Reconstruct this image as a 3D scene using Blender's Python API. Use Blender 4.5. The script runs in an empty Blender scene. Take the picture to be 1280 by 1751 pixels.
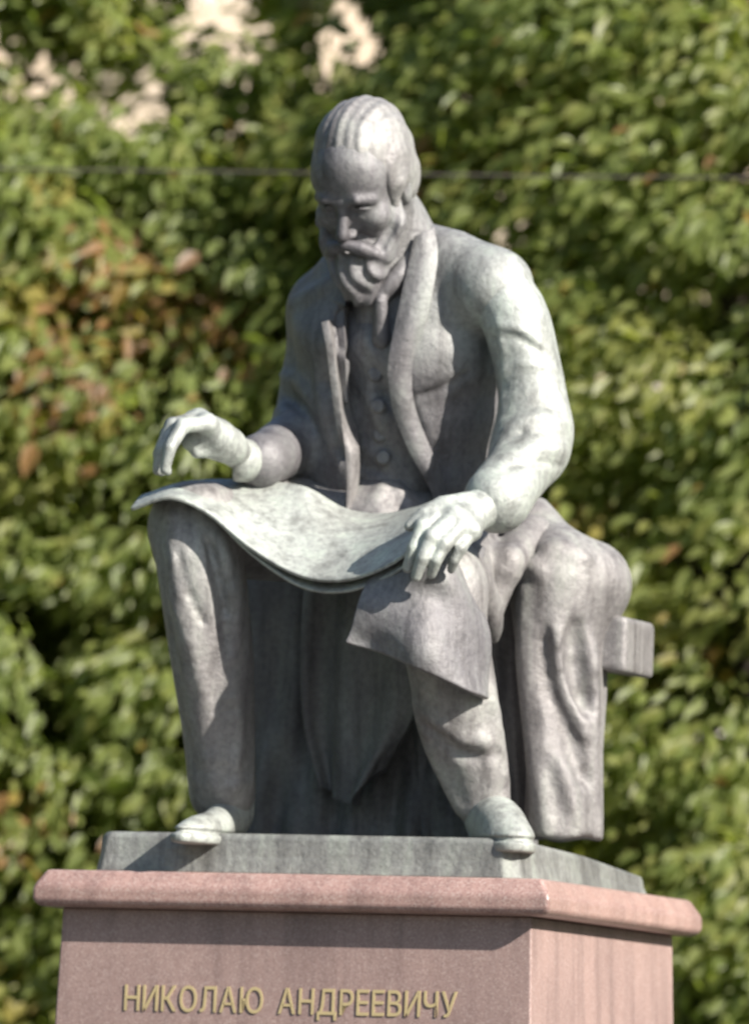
import bpy, math, random
import numpy as np
from mathutils import Vector, Matrix

# ------------------------------------------------------------------ camera, world, sun, exposure
SC = bpy.context.scene
COL = SC.collection
W_PX, H_PX = 1280.0, 1751.0
PXM = 600.0                      # photo pixels per metre at the statue
DIST = 35.0
ZTOP = 2.8                       # top of the granite cap
PITCH = math.radians(3.7)
ROLL = math.radians(1.75)
_f = np.array([0.0, math.cos(PITCH), math.sin(PITCH)])
_r0 = np.array([1.0, 0, 0])
_u0 = np.array([0.0, -math.sin(PITCH), math.cos(PITCH)])
_R = math.cos(ROLL) * _r0 + math.sin(ROLL) * _u0
_U = -math.sin(ROLL) * _r0 + math.cos(ROLL) * _u0
CENTRE = np.array([0.0, 0.0, ZTOP + 1.062])
CAM = CENTRE - _f * DIST
FPX = PXM * DIST

cd = bpy.data.cameras.new('camera')
cam = bpy.data.objects.new('camera', cd)
COL.objects.link(cam)
SC.camera = cam
cam.matrix_world = Matrix((
    (_R[0], _U[0], -_f[0], CAM[0]), (_R[1], _U[1], -_f[1], CAM[1]),
    (_R[2], _U[2], -_f[2], CAM[2]), (0, 0, 0, 1)))
cd.sensor_width = 36.0
cd.lens = FPX / H_PX * 36.0
cd.clip_start = 0.5
cd.clip_end = 3000
cd.dof.use_dof = True
cd.dof.focus_distance = 32.2
cd.dof.aperture_fstop = 3.9
cd.dof.aperture_blades = 0

SUN = np.array([0.655, -0.535, 0.54]); SUN /= np.linalg.norm(SUN)
world = bpy.data.worlds.new('World')
SC.world = world
world.use_nodes = True
wn = world.node_tree
bg = wn.nodes['Background']
sky = wn.nodes.new('ShaderNodeTexSky')
sky.sky_type = 'NISHITA'
sky.sun_disc = False
sky.sun_elevation = math.asin(SUN[2])
sky.sun_rotation = math.atan2(SUN[0], SUN[1])
wn.links.new(sky.outputs[0], bg.inputs[0])
bg.inputs[1].default_value = 0.085
sl = bpy.data.lights.new('sun', 'SUN')
sl.energy = 5.0
sl.angle = math.radians(0.6)
sl.color = (1.0, 0.94, 0.85)
so = bpy.data.objects.new('sun', sl)
COL.objects.link(so)
so.location = (12, -9, 18)
so.rotation_euler = Vector(-SUN).to_track_quat('-Z', 'Y').to_euler()
SC.view_settings.view_transform = 'Standard'
SC.view_settings.look = 'None'
SC.view_settings.gamma = 1.0
SC.view_settings.use_curve_mapping = False
SC.view_settings.exposure = 1.15


# ------------------------------------------------------------------ measuring and linking helpers
def P(px, py, y):
    """world point at depth y that was measured at photo pixel (px, py)"""
    d = _f * FPX + _R * (px - W_PX / 2) - _U * (py - H_PX / 2)
    t = (y - CAM[1]) / d[1]
    return CAM + d * t


def PP(pts):
    return [P(*p) for p in pts]


def link(o, parent=None):
    COL.objects.link(o)
    if parent is not None:
        o.parent = parent
        o.matrix_parent_inverse = Matrix.Translation(-parent.location)
    return o


def tag(o, label=None, cat=None, group=None, kind=None):
    if label: o['label'] = label
    if cat: o['category'] = cat
    if group: o['group'] = group
    if kind: o['kind'] = kind
    return o


def empty(name, loc):
    o = bpy.data.objects.new(name, None)
    o.empty_display_size = 0.2
    o.location = loc
    COL.objects.link(o)
    return o


def mesh_np(name, v, faces, mat, parent=None, smooth=True):
    """faces: (n,k) int array or list of tuples"""
    me = bpy.data.meshes.new(name)
    v = np.asarray(v, dtype=np.float32)
    if isinstance(faces, np.ndarray):
        n, k = faces.shape
        me.vertices.add(len(v)); me.vertices.foreach_set('co', v.ravel())
        me.loops.add(n * k); me.loops.foreach_set('vertex_index', faces.astype(np.int32).ravel())
        me.polygons.add(n)
        me.polygons.foreach_set('loop_start', np.arange(0, n * k, k, dtype=np.int32))
        me.polygons.foreach_set('loop_total', np.full(n, k, dtype=np.int32))
        me.update(calc_edges=True)
        me.validate()
    else:
        me.from_pydata([tuple(map(float, p)) for p in v], [], faces)
        me.update()
    if smooth:
        me.polygons.foreach_set('use_smooth', np.ones(len(me.polygons), dtype=bool))
    o = bpy.data.objects.new(name, me)
    if mat: me.materials.append(mat)
    link(o, parent)
    return o


# ------------------------------------------------------------------ sculpting with distance fields
def smin(a, b, k):
    if k <= 0: return np.minimum(a, b)
    h = np.maximum(k - np.abs(a - b), 0) / k
    return np.minimum(a, b) - h * h * k * 0.25


def smax(a, b, k):
    return -smin(-a, -b, k)


class Field:
    def __init__(s, lo, hi, h):
        s.lo = np.asarray(lo, float); s.h = h
        s.n = np.ceil((np.asarray(hi, float) - s.lo) / h).astype(int) + 1
        s.ax = [s.lo[i] + h * np.arange(s.n[i]) for i in range(3)]
        s.d = np.full(s.n, 1.0, dtype=np.float32)

    def block(s, lo, hi):
        i0 = np.clip(np.floor((lo - s.lo) / s.h).astype(int), 0, s.n)
        i1 = np.clip(np.ceil((hi - s.lo) / s.h).astype(int) + 1, 0, s.n)
        sl_ = tuple(slice(a, b) for a, b in zip(i0, i1))
        X = s.ax[0][sl_[0]][:, None, None].astype(np.float32)
        Y = s.ax[1][sl_[1]][None, :, None].astype(np.float32)
        Z = s.ax[2][sl_[2]][None, None, :].astype(np.float32)
        return sl_, X, Y, Z

    def put(s, sl_, v, op, k):
        if 0 in s.d[sl_].shape: return
        if op == 'u': s.d[sl_] = smin(s.d[sl_], v, k)
        elif op == 's': s.d[sl_] = smax(s.d[sl_], -v, k)

    def limb(s, pts, rad, op='u', k=0.02):
        """round-cone chain through pts"""
        pts = np.asarray(pts, float); rad = np.asarray(rad, float) * np.ones(len(pts))
        m = max(k, 2 * s.h) * 1.5 + rad.max()
        lo, hi = pts.min(0) - m, pts.max(0) + m
        sl_, X, Y, Z = s.block(lo, hi)
        if 0 in s.d[sl_].shape: return
        v = None
        for a, b, ra, rb in zip(pts[:-1], pts[1:], rad[:-1], rad[1:]):
            ab = b - a; L = ab @ ab + 1e-12
            t = np.clip(((X - a[0]) * ab[0] + (Y - a[1]) * ab[1] + (Z - a[2]) * ab[2]) / L, 0, 1)
            q = np.sqrt((X - a[0] - t * ab[0]) ** 2 + (Y - a[1] - t * ab[1]) ** 2 + (Z - a[2] - t * ab[2]) ** 2)
            q = q - (ra + (rb - ra) * t)
            v = q if v is None else np.minimum(v, q)
        s.put(sl_, v, op, k)

    def ell(s, c, r, axes=None, op='u', k=0.03):
        c = np.asarray(c, float); r = np.asarray(r, float)
        A = np.eye(3) if axes is None else np.asarray(axes, float)
        m = r.max() + max(k, 2 * s.h) * 1.5
        sl_, X, Y, Z = s.block(c - m, c + m)
        if 0 in s.d[sl_].shape: return
        q = [(X - c[0]) * A[i][0] + (Y - c[1]) * A[i][1] + (Z - c[2]) * A[i][2] for i in range(3)]
        k0 = np.sqrt(sum((q[i] / r[i]) ** 2 for i in range(3)))
        k1 = np.sqrt(sum((q[i] / r[i] ** 2) ** 2 for i in range(3))) + 1e-6
        s.put(sl_, k0 * (k0 - 1) / k1, op, k)

    def trunk(s, stations, wax, k=0.05, grow=0.0):
        """chain of elliptic sections: (point, half width along wax, half depth)"""
        wax = np.asarray(wax, float); wax /= np.linalg.norm(wax)
        v = None
        pts = np.array([a[0] for a in stations])
        m = max(max(a[1], a[2]) for a in stations) + grow + 0.1
        sl_, X, Y, Z = s.block(pts.min(0) - m, pts.max(0) + m)
        for (a, wa, da), (b, wb, db) in zip(stations[:-1], stations[1:]):
            a = np.asarray(a); b = np.asarray(b)
            ab = b - a; L = math.sqrt(ab @ ab); tx = ab / L
            n = wax - tx * (wax @ tx); n /= np.linalg.norm(n)
            mm = np.cross(tx, n)
            t = np.clip(((X - a[0]) * tx[0] + (Y - a[1]) * tx[1] + (Z - a[2]) * tx[2]) / L, 0, 1)
            q = [X - a[0] - t * ab[0], Y - a[1] - t * ab[1], Z - a[2] - t * ab[2]]
            rn = wa + (wb - wa) * t + grow; rm = da + (db - da) * t + grow
            qn = q[0] * n[0] + q[1] * n[1] + q[2] * n[2]
            qm = q[0] * mm[0] + q[1] * mm[1] + q[2] * mm[2]
            qt = q[0] * tx[0] + q[1] * tx[1] + q[2] * tx[2]
            rt = np.minimum(rn, rm) * 0.6
            k0 = np.sqrt((qn / rn) ** 2 + (qm / rm) ** 2 + (qt / rt) ** 2)
            k1 = np.sqrt((qn / rn ** 2) ** 2 + (qm / rm ** 2) ** 2 + (qt / rt ** 2) ** 2) + 1e-6
            q = k0 * (k0 - 1) / k1
            v = q if v is None else smin(v, q, 0.06)
        s.put(sl_, v, 'u', k)

    def prism(s, poly, y0, y1, grow=0.0):
        """distance-like array of a photo-plane outline pulled along the view between depths y0..y1"""
        pts = np.array([P(a, b, 0.5 * (y0 + y1)) for a, b in poly])
        lo = np.array([pts[:, 0].min() - .1, y0, pts[:, 2].min() - .1]); hi = np.array([pts[:, 0].max() + .1, y1, pts[:, 2].max() + .1])
        sl_, X, Y, Z = s.block(lo, hi)
        # a slight slope of the view, so outlines meet the surface where measured
        zc = Z - (Y - 0.5 * (y0 + y1)) * math.tan(PITCH)
        px = X + 0 * zc; pz = zc + 0 * X
        d = np.full(px.shape, 9.0, np.float32); sg = np.ones(px.shape, np.float32)
        n = len(pts)
        for i in range(n):
            a = pts[i][[0, 2]]; b = pts[(i + 1) % n][[0, 2]]
            e = b - a
            wx = px - a[0]; wz = pz - a[1]
            t = np.clip((wx * e[0] + wz * e[1]) / (e @ e), 0, 1)
            d = np.minimum(d, (wx - e[0] * t) ** 2 + (wz - e[1] * t) ** 2)
            c1 = pz >= a[1]; c2 = pz < b[1]; c3 = (e[0] * wz) > (e[1] * wx)
            flip = (c1 & c2 & c3) | (~c1 & ~c2 & ~c3)
            sg = np.where(flip, -sg, sg)
        return sl_, np.sqrt(d) * sg - grow

    def front(s, px, py, yr=(-1.2, 0.6)):
        """depth of the first surface seen at a pixel"""
        ys = np.arange(yr[0], yr[1], s.h * 0.5)
        a = P(px, py, ys[0]); b = P(px, py, ys[-1])
        t = (ys - ys[0]) / (ys[-1] - ys[0])
        pts = a[None] + t[:, None] * (b - a)[None]
        idx = np.round((pts - s.lo) / s.h).astype(int)
        ok = np.all((idx >= 0) & (idx < s.n), axis=1)
        idx = np.clip(idx, 0, s.n - 1)
        d = s.d[idx[:, 0], idx[:, 1], idx[:, 2]]
        hit = np.where(ok & (d < 0))[0]
        return None if len(hit) == 0 else ys[hit[0]]

    def stroke(s, path, r, op='u', k=0.03, sink=0.5, yr=(-1.2, 0.6), n=None):
        """a ridge ('u') or groove ('s') drawn over the surface; r tapers to both ends"""
        path = spline(np.array([p for p in path], float), n or max(6, 4 * len(path)))
        pts, rr = [], []
        for i, (a, b) in enumerate(path):
            y = s.front(a, b, yr)
            if y is None: continue
            t = i / (len(path) - 1)
            w = r * (0.25 + 0.75 * math.sin(math.pi * t) ** 0.6)
            pts.append(P(a, b, y + w * sink * (1 if op == 'u' else -0.6))); rr.append(w)
        if len(pts) > 1: s.limb(pts, rr, op, k)

    def mesh(s, name, mat, parent, relax=1):
        v, q = surface_nets(s.d, s.lo, s.h)
        if relax: v = relax_mesh(v, q, relax)
        return mesh_np(name, v, q, mat, parent)


def spline(p, n):
    """Catmull-Rom through the rows of p, n samples"""
    p = np.asarray(p, float)
    if len(p) == 2:
        t = np.linspace(0, 1, n)[:, None]
        return p[0] + (p[1] - p[0]) * t
    e = np.vstack([2 * p[0] - p[1], p, 2 * p[-1] - p[-2]])
    u = np.linspace(0, len(p) - 1, n)
    i = np.minimum(u.astype(int), len(p) - 2); t = (u - i)[:, None]
    a, b, c, d = e[i], e[i + 1], e[i + 2], e[i + 3]
    return 0.5 * (2 * b + (c - a) * t + (2 * a - 5 * b + 4 * c - d) * t ** 2 + (3 * b - a - 3 * c + d) * t ** 3)


def surface_nets(d, lo, h):
    d = d.copy()
    for ax in range(3):
        sl0 = [slice(None)] * 3; sl0[ax] = 0; d[tuple(sl0)] = np.maximum(d[tuple(sl0)], 1e-3)
        sl0[ax] = -1; d[tuple(sl0)] = np.maximum(d[tuple(sl0)], 1e-3)
    s = d < 0
    nx, ny, nz = d.shape
    cs = [s[i:nx - 1 + i, j:ny - 1 + j, k:nz - 1 + k] for i in (0, 1) for j in (0, 1) for k in (0, 1)]
    cnt = sum(c.astype(np.int8) for c in cs)
    cells = np.argwhere((cnt > 0) & (cnt < 8))
    idm = np.full((nx - 1, ny - 1, nz - 1), -1, np.int32)
    idm[tuple(cells.T)] = np.arange(len(cells))
    acc = np.zeros((len(cells), 3)); num = np.zeros(len(cells))
    cor = [(i, j, k) for i in (0, 1) for j in (0, 1) for k in (0, 1)]
    val = {c: d[cells[:, 0] + c[0], cells[:, 1] + c[1], cells[:, 2] + c[2]].astype(float) for c in cor}
    for a in cor:
        for ax in range(3):
            if a[ax]: continue
            b = list(a); b[ax] = 1; b = tuple(b)
            va, vb = val[a], val[b]
            m = (va < 0) != (vb < 0)
            t = np.where(m, va / np.where(m, va - vb, 1), 0)
            p = np.zeros((len(cells), 3)); p[:] = a; p[:, ax] = t
            acc[m] += p[m]; num[m] += 1
    v = lo + h * (cells + acc / num[:, None])
    quads = []
    for ax in range(3):
        o1, o2 = [(1, 2), (2, 0), (0, 1)][ax]
        a = [slice(1, -1)] * 3; a[ax] = slice(0, -1)
        b = [slice(1, -1)] * 3; b[ax] = slice(1, None)
        sa, sb = s[tuple(a)], s[tuple(b)]
        e = np.argwhere(sa != sb)
        ins = sa[tuple(e.T)]
        off = np.ones(3, int); off[ax] = 0
        e = e + off
        def cid(d1, d2):
            q = e.copy(); q[:, o1] -= d1; q[:, o2] -= d2
            return idm[tuple(q.T)]
        q = np.stack([cid(1, 1), cid(0, 1), cid(0, 0), cid(1, 0)], 1)
        q[~ins] = q[~ins][:, ::-1]
        quads.append(q)
    return v, np.vstack(quads)


def relax_mesh(v, q, it):
    e = np.vstack([q[:, [0, 1]], q[:, [1, 2]], q[:, [2, 3]], q[:, [3, 0]]])
    for _ in range(it):
        acc = np.zeros_like(v); num = np.zeros(len(v))
        for a, b in ((0, 1), (1, 0)):
            for c in range(3): acc[:, c] += np.bincount(e[:, a], v[e[:, b], c], len(v))
            num += np.bincount(e[:, a], minlength=len(v))
        v = 0.45 * v + 0.55 * acc / np.maximum(num, 1)[:, None]
    return v


def sheet(name, rows, thick, mat, parent, nu=40, nv=24, fold=None):
    """a cloth or paper sheet through a grid of measured points, with thickness"""
    g = np.array([[P(*c) for c in r] for r in rows])
    g = np.array([spline(r, nu) for r in g])
    g = np.array([spline(g[:, i], nv) for i in range(nu)]).transpose(1, 0, 2)
    du = np.gradient(g, axis=1); dv = np.gradient(g, axis=0)
    nrm = np.cross(du, dv); nrm /= np.linalg.norm(nrm, axis=2, keepdims=True) + 1e-9
    if (nrm[:, :, 1].mean()) > 0: nrm = -nrm          # towards the viewer
    if fold is not None:
        uu, vv = np.meshgrid(np.linspace(0, 1, nu), np.linspace(0, 1, nv))
        g = g + nrm * fold(uu, vv)[:, :, None]
    top = g.reshape(-1, 3); bot = (g - nrm * thick).reshape(-1, 3)
    v = np.vstack([top, bot]); n = nu * nv
    q = []
    for j in range(nv - 1):
        for i in range(nu - 1):
            a, b, c, d = j * nu + i, j * nu + i + 1, (j + 1) * nu + i + 1, (j + 1) * nu + i
            q.append((a, d, c, b)); q.append((a + n, b + n, c + n, d + n))
    for i in range(nu - 1):
        q.append((i, i + 1, i + 1 + n, i + n))
        a = (nv - 1) * nu + i; q.append((a + 1, a, a + n, a + 1 + n))
    for j in range(nv - 1):
        a, b = j * nu, (j + 1) * nu; q.append((b, a, a + n, b + n))
        a, b = j * nu + nu - 1, (j + 1) * nu + nu - 1; q.append((a, b, b + n, a + n))
    o = mesh_np(name, v, np.array(q), mat, parent)
    bv = o.modifiers.new('edge', 'BEVEL'); bv.width = min(thick * .3, .005); bv.segments = 2; bv.limit_method = 'ANGLE'; bv.angle_limit = math.radians(50)
    return o


# ------------------------------------------------------------------ materials
def new_mat(name):
    m = bpy.data.materials.new(name); m.use_nodes = True
    nt = m.node_tree
    return m, nt, nt.nodes, nt.links, nt.nodes['Principled BSDF']


def noise(N, L, scale, detail=4, rough=0.55, vec=None):
    n = N.new('ShaderNodeTexNoise'); n.inputs['Scale'].default_value = scale
    n.inputs['Detail'].default_value = detail; n.inputs['Roughness'].default_value = rough
    if vec: L.new(vec, n.inputs['Vector'])
    return n


def ramp(N, L, src, stops):
    r = N.new('ShaderNodeValToRGB')
    el = r.color_ramp.elements
    while len(el) < len(stops): el.new(0.5)
    for e, (p, c) in zip(el, stops):
        e.position = p; e.color = (*c, 1)
    L.new(src, r.inputs[0])
    return r


def mixc(N, L, fac, a, b, mode='MIX'):
    m = N.new('ShaderNodeMix'); m.data_type = 'RGBA'; m.blend_type = mode
    if isinstance(fac, float): m.inputs[0].default_value = fac
    else: L.new(fac, m.inputs[0])
    for s_, i in ((a, 6), (b, 7)):
        if isinstance(s_, tuple): m.inputs[i].default_value = (*s_, 1)
        else: L.new(s_, m.inputs[i])
    return m.outputs[2]


def bronze(name, dark, mid, pale, lo=.32, hi=.68, lit_spot=None):
    m, nt, N, L, B = new_mat(name)
    tc = N.new('ShaderNodeTexCoord')
    n1 = noise(N, L, 2.6, 7, .62, tc.outputs['Object'])
    base = ramp(N, L, n1.outputs[0], [(lo, dark), (.5, mid), (hi, pale)])
    src = base.outputs[0]
    if lit_spot is not None:                                          # sunlit paleness painted outward from one point, partly patina
        vd = N.new('ShaderNodeVectorMath'); vd.operation = 'DISTANCE'; vd.inputs[1].default_value = tuple(lit_spot[0])
        L.new(tc.outputs['Object'], vd.inputs[0])
        ad = N.new('ShaderNodeMath'); ad.operation = 'MULTIPLY_ADD'; ad.inputs[1].default_value = .35
        L.new(n1.outputs[0], ad.inputs[0]); L.new(vd.outputs['Value'], ad.inputs[2])
        mr = N.new('ShaderNodeMapRange'); mr.interpolation_type = 'SMOOTHSTEP'
        mr.inputs['From Min'].default_value = lit_spot[1]; mr.inputs['From Max'].default_value = lit_spot[2]
        mr.inputs['To Min'].default_value = 1; mr.inputs['To Max'].default_value = 0
        L.new(ad.outputs[0], mr.inputs['Value'])
        pal = ramp(N, L, n1.outputs[0], [(lo, (.26, .27, .256)), (.5, (.325, .34, .32)), (hi, (.39, .415, .39))])
        src = mixc(N, L, mr.outputs[0], base.outputs[0], pal.outputs[0])
    mp = N.new('ShaderNodeMapping'); mp.inputs['Scale'].default_value = (17, 17, 1.3)
    L.new(tc.outputs['Object'], mp.inputs[0])
    n2 = noise(N, L, 1.0, 6, .65, mp.outputs[0])                 # rain streaks
    st = ramp(N, L, n2.outputs[0], [(.34, (.55, .54, .54)), (.50, (1, 1, 1)), (.70, (1.22, 1.30, 1.22))])
    c = mixc(N, L, 0.85, src, st.outputs[0], 'MULTIPLY')
    n3 = noise(N, L, 60, 4, .65, tc.outputs['Object'])
    sp = ramp(N, L, n3.outputs[0], [(.33, (.66, .66, .67)), (.55, (1.0, 1.0, 1.0)), (.72, (1.15, 1.17, 1.13))])
    c = mixc(N, L, 0.7, c, sp.outputs[0], 'MULTIPLY')
    L.new(c, B.inputs['Base Color'])
    B.inputs['Metallic'].default_value = 0.3
    rr = ramp(N, L, n2.outputs[0], [(.3, (.46, .46, .46)), (.7, (.66, .66, .66))])
    L.new(rr.outputs[0], B.inputs['Roughness'])
    n4 = noise(N, L, 26, 7, .7, tc.outputs['Object'])
    bp = N.new('ShaderNodeBump'); bp.inputs['Strength'].default_value = .5; bp.inputs['Distance'].default_value = .012
    L.new(n4.outputs[0], bp.inputs['Height']); L.new(bp.outputs[0], B.inputs['Normal'])
    return m


def granite(name, c0, c1, c2, rough=.42):
    m, nt, N, L, B = new_mat(name)
    tc = N.new('ShaderNodeTexCoord')
    v = N.new('ShaderNodeTexVoronoi'); v.inputs['Scale'].default_value = 210
    L.new(tc.outputs['Object'], v.inputs['Vector'])
    sep = N.new('ShaderNodeSeparateColor'); L.new(v.outputs['Color'], sep.inputs[0])
    r = ramp(N, L, sep.outputs[0], [(.0, c0), (.18, c0), (.3, c1), (.75, c1), (.9, c2)])
    n = noise(N, L, 3.2, 5, .6, tc.outputs['Object'])
    r2 = ramp(N, L, n.outputs[0], [(.3, (.8, .78, .78)), (.7, (1.1, 1.08, 1.06))])
    c = mixc(N, L, .8, r.outputs[0], r2.outputs[0], 'MULTIPLY')
    mp = N.new('ShaderNodeMapping'); mp.inputs['Scale'].default_value = (11, 11, .9)
    L.new(tc.outputs['Object'], mp.inputs[0]); nd = noise(N, L, 1.0, 6, .65, mp.outputs[0])
    rd = ramp(N, L, nd.outputs[0], [(.34, (.70, .69, .70)), (.52, (1, 1, 1)), (.70, (1.10, 1.09, 1.08))])
    c = mixc(N, L, .8, c, rd.outputs[0], 'MULTIPLY')
    L.new(c, B.inputs['Base Color'])
    B.inputs['Roughness'].default_value = rough
    n2 = noise(N, L, 130, 2, .5, tc.outputs['Object'])
    bp = N.new('ShaderNodeBump'); bp.inputs['Strength'].default_value = .12; bp.inputs['Distance'].default_value = .003
    L.new(n2.outputs[0], bp.inputs['Height']); L.new(bp.outputs[0], B.inputs['Normal'])
    return m


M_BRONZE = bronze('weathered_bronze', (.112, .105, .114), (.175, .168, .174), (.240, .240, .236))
M_SUNLIT = bronze('sunlit_patina_bronze', (.265, .272, .256), (.335, .350, .328), (.40, .425, .40))  # the sun's brightness mostly put into the colour, with some real patina
M_COAT = bronze('coat_bronze', (.115, .108, .116), (.178, .171, .176), (.243, .243, .238), lit_spot=(P(868, 500, -.36), .18, .52))  # sunlit paleness round his left shoulder put into the colour
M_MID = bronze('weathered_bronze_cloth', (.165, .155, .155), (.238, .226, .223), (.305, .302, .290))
M_BASE = bronze('bronze_base', (.14, .142, .136), (.205, .208, .198), (.275, .283, .268))
M_GRANITE = granite('pink_granite', (.235, .162, .148), (.27, .190, .174), (.315, .238, .22), .55)
M_CAP = granite('red_granite_polished', (.26, .165, .148), (.32, .212, .19), (.375, .28, .255), .32)
m, nt, N, L, B = new_mat('gilding'); M_GOLD = m
B.inputs['Base Color'].default_value = (.44, .35, .19, 1); B.inputs['Metallic'].default_value = .2; B.inputs['Roughness'].default_value = .45

# ------------------------------------------------------------------ ground
def ground_material():
    m, nt, N, L, B = new_mat('park_ground')
    tc = N.new('ShaderNodeTexCoord')
    n = noise(N, L, .9, 8, .65, tc.outputs['Object'])
    r = ramp(N, L, n.outputs[0], [(.35, (.035, .055, .018)), (.55, (.06, .085, .03)), (.72, (.11, .10, .06))])
    L.new(r.outputs[0], B.inputs['Base Color']); B.inputs['Roughness'].default_value = .95
    n2 = noise(N, L, 30, 6, .7, tc.outputs['Object'])
    bp = N.new('ShaderNodeBump'); bp.inputs['Distance'].default_value = .06
    L.new(n2.outputs[0], bp.inputs['Height']); L.new(bp.outputs[0], B.inputs['Normal'])
    return m


g = mesh_np('ground', [(-900, -900, 0), (900, -900, 0), (900, 900, 0), (-900, 900, 0)], [(0, 1, 2, 3)], ground_material(), smooth=False)
tag(g, kind='structure')
m, nt, N, L, B = new_mat('stone_paving')
tc = N.new('ShaderNodeTexCoord'); n = noise(N, L, 2.2, 6, .6, tc.outputs['Object'])
L.new(ramp(N, L, n.outputs[0], [(.3, (.10, .095, .088)), (.7, (.16, .152, .14))]).outputs[0], B.inputs['Base Color']); B.inputs['Roughness'].default_value = .85
pv = mesh_np('pavement', [(-9, -45, .004), (9, -45, .004), (9, 3.2, .004), (-9, 3.2, .004)], [(0, 1, 2, 3)], m, smooth=False)
tag(pv, kind='structure')

# ------------------------------------------------------------------ granite pedestal
TH = math.radians(18)
UAX = np.array([math.cos(TH), -math.sin(TH), 0]); VAX = np.array([-math.sin(TH), -math.cos(TH), 0])
PC = P(637, 1510, 0.0)[0]


def loc(u, v, z): return np.array([PC, 0, 0]) + UAX * u + VAX * v + np.array([0, 0, z])


def ring_solid(name, rings, mat, parent, bevel=0.0, smooth=False):
    """stacked square rings (half size, z) closed top and bottom"""
    v, f = [], []
    for hs, z in rings:
        for a, b in ((-1, -1), (1, -1), (1, 1), (-1, 1)): v.append(loc(a * hs, b * hs, z))
    for i in range(len(rings) - 1):
        for j in range(4):
            a, b = i * 4 + j, i * 4 + (j + 1) % 4
            f.append((a, a + 4, b + 4, b))
    f.append((0, 1, 2, 3)); t = (len(rings) - 1) * 4
    f.append((t + 3, t + 2, t + 1, t))
    o = mesh_np(name, v, f, mat, parent, smooth)
    # make sure normals face outward
    import bmesh
    bm = bmesh.new(); bm.from_mesh(o.data); bmesh.ops.recalc_face_normals(bm, faces=bm.faces); bm.to_mesh(o.data); bm.free()
    if bevel:
        b = o.modifiers.new('edge', 'BEVEL'); b.width = bevel; b.segments = 3; b.limit_method = 'ANGLE'
    return o


ped = empty('granite_pedestal', (PC, 0, 0))
tag(ped, 'square pink granite pedestal with overhanging cap and gilded name, under the seated figure', 'pedestal')
CAPB = ZTOP - 0.105
ring_solid('plinth_step', [(1.15, 0.0), (1.15, .28)], M_GRANITE, ped, .01)
ring_solid('plinth_course', [(.90, .28), (.90, .62)], M_GRANITE, ped, .012)
SH0, SH1 = .755, .688       # half size at foot and at the head of the shaft
ring_solid('shaft', [(SH0, .62), (SH1, CAPB)], M_GRANITE, ped, .006)
ring_solid('cap', [(.738, CAPB), (.757, CAPB + .014), (.757, CAPB + .056), (.726, ZTOP)], M_CAP, ped, .01)


def lettering(text, z_base, u0, u1, height, parent):
    """gilded letters, one object each, standing 6 mm proud of the front face"""
    adv, items = 0.0, []
    for ch in text:
        if ch == ' ': adv += .46; continue
        cu = bpy.data.curves.new('letter', 'FONT'); cu.body = ch; cu.size = 1.0; cu.extrude = .02; cu.resolution_u = 3; cu.offset = .004
        ob = bpy.data.objects.new('tmp', cu); COL.objects.link(ob)
        dg = bpy.context.evaluated_depsgraph_get()
        me = bpy.data.meshes.new_from_object(ob.evaluated_get(dg))
        bpy.data.objects.remove(ob); bpy.data.curves.remove(cu)
        co = np.array([v.co[:] for v in me.vertices])
        items.append((me, co, adv - co[:, 0].min())); adv += np.ptp(co[:, 0]) + .13
    total = adv - .13
    sx = (u1 - u0) / total; sz = height / .73
    taper = (SH0 - SH1) / (CAPB - .62)
    for me, co, off in items:
        w = []
        for x, y, zz in co:
            z = z_base + y * sz
            face = SH1 + (CAPB - z) * taper
            w.append(loc(u0 + (x + off) * sx, face + .001 + (zz + .02) / .04 * .0025, z))
        me.vertices.foreach_set('co', np.array(w, dtype=np.float32).ravel()); me.update()
        me.name = 'letter'
        me.materials.clear(); me.materials.append(M_GOLD)
        link(bpy.data.objects.new('letter', me), parent)


def u_at(px, v):     # u on the front face for a photo column
    x = P(px, 1700, -.6)[0] - PC
    return (x + math.sin(TH) * v) / math.cos(TH)


zl = P(480, 1733, -.68)[2]
lettering('НИКОЛАЮ АНДРЕЕВИЧУ', zl, u_at(214, .69), u_at(782, .69), .072, ped)
lettering('РИМСКОМУ-КОРСАКОВУ', zl - .121, u_at(200, .69), u_at(796, .69), .072, ped)

# ------------------------------------------------------------------ the bronze statue
st = empty('bronze_statue', (PC, 0, ZTOP))
tag(st, 'weathered green grey bronze statue of a seated bearded man reading a large open sheet', 'statue')


# bronze base plate: a slightly uneven slab
def base_plate():
    hs = .615; z0 = ZTOP; z1 = ZTOP + .115
    out = [(-hs, -hs), (hs - .08, -hs), (hs + .03, -hs + .08), (hs + .02, 0), (hs, hs - .04), (hs - .04, hs), (-hs + .02, hs), (-hs, hs - .02)]
    v, f = [], []
    for z, s_ in ((z0, 1.015), (z0 + .05, 1.0), (z1 - .012, .992), (z1, .975)):
        for k_, (a, b) in enumerate(out):
            v.append(loc(a * s_, b * s_, z - (z - z0) / (z1 - z0) * (0, .05, .055, .02, 0, 0, 0, 0, 0)[k_ + 0]))
    n = len(out)
    for i in range(3):
        for j in range(n): f.append((i * n + j, i * n + (j + 1) % n, (i + 1) * n + (j + 1) % n, (i + 1) * n + j))
    f.append(tuple(range(n))[::-1]); f.append(tuple(range(3 * n, 4 * n)))
    o = mesh_np('base_plate', v, f, M_BASE, st, False)
    b = o.modifiers.new('edge', 'BEVEL'); b.width = .006; b.segments = 2; b.limit_method = 'ANGLE'


base_plate()

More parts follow.
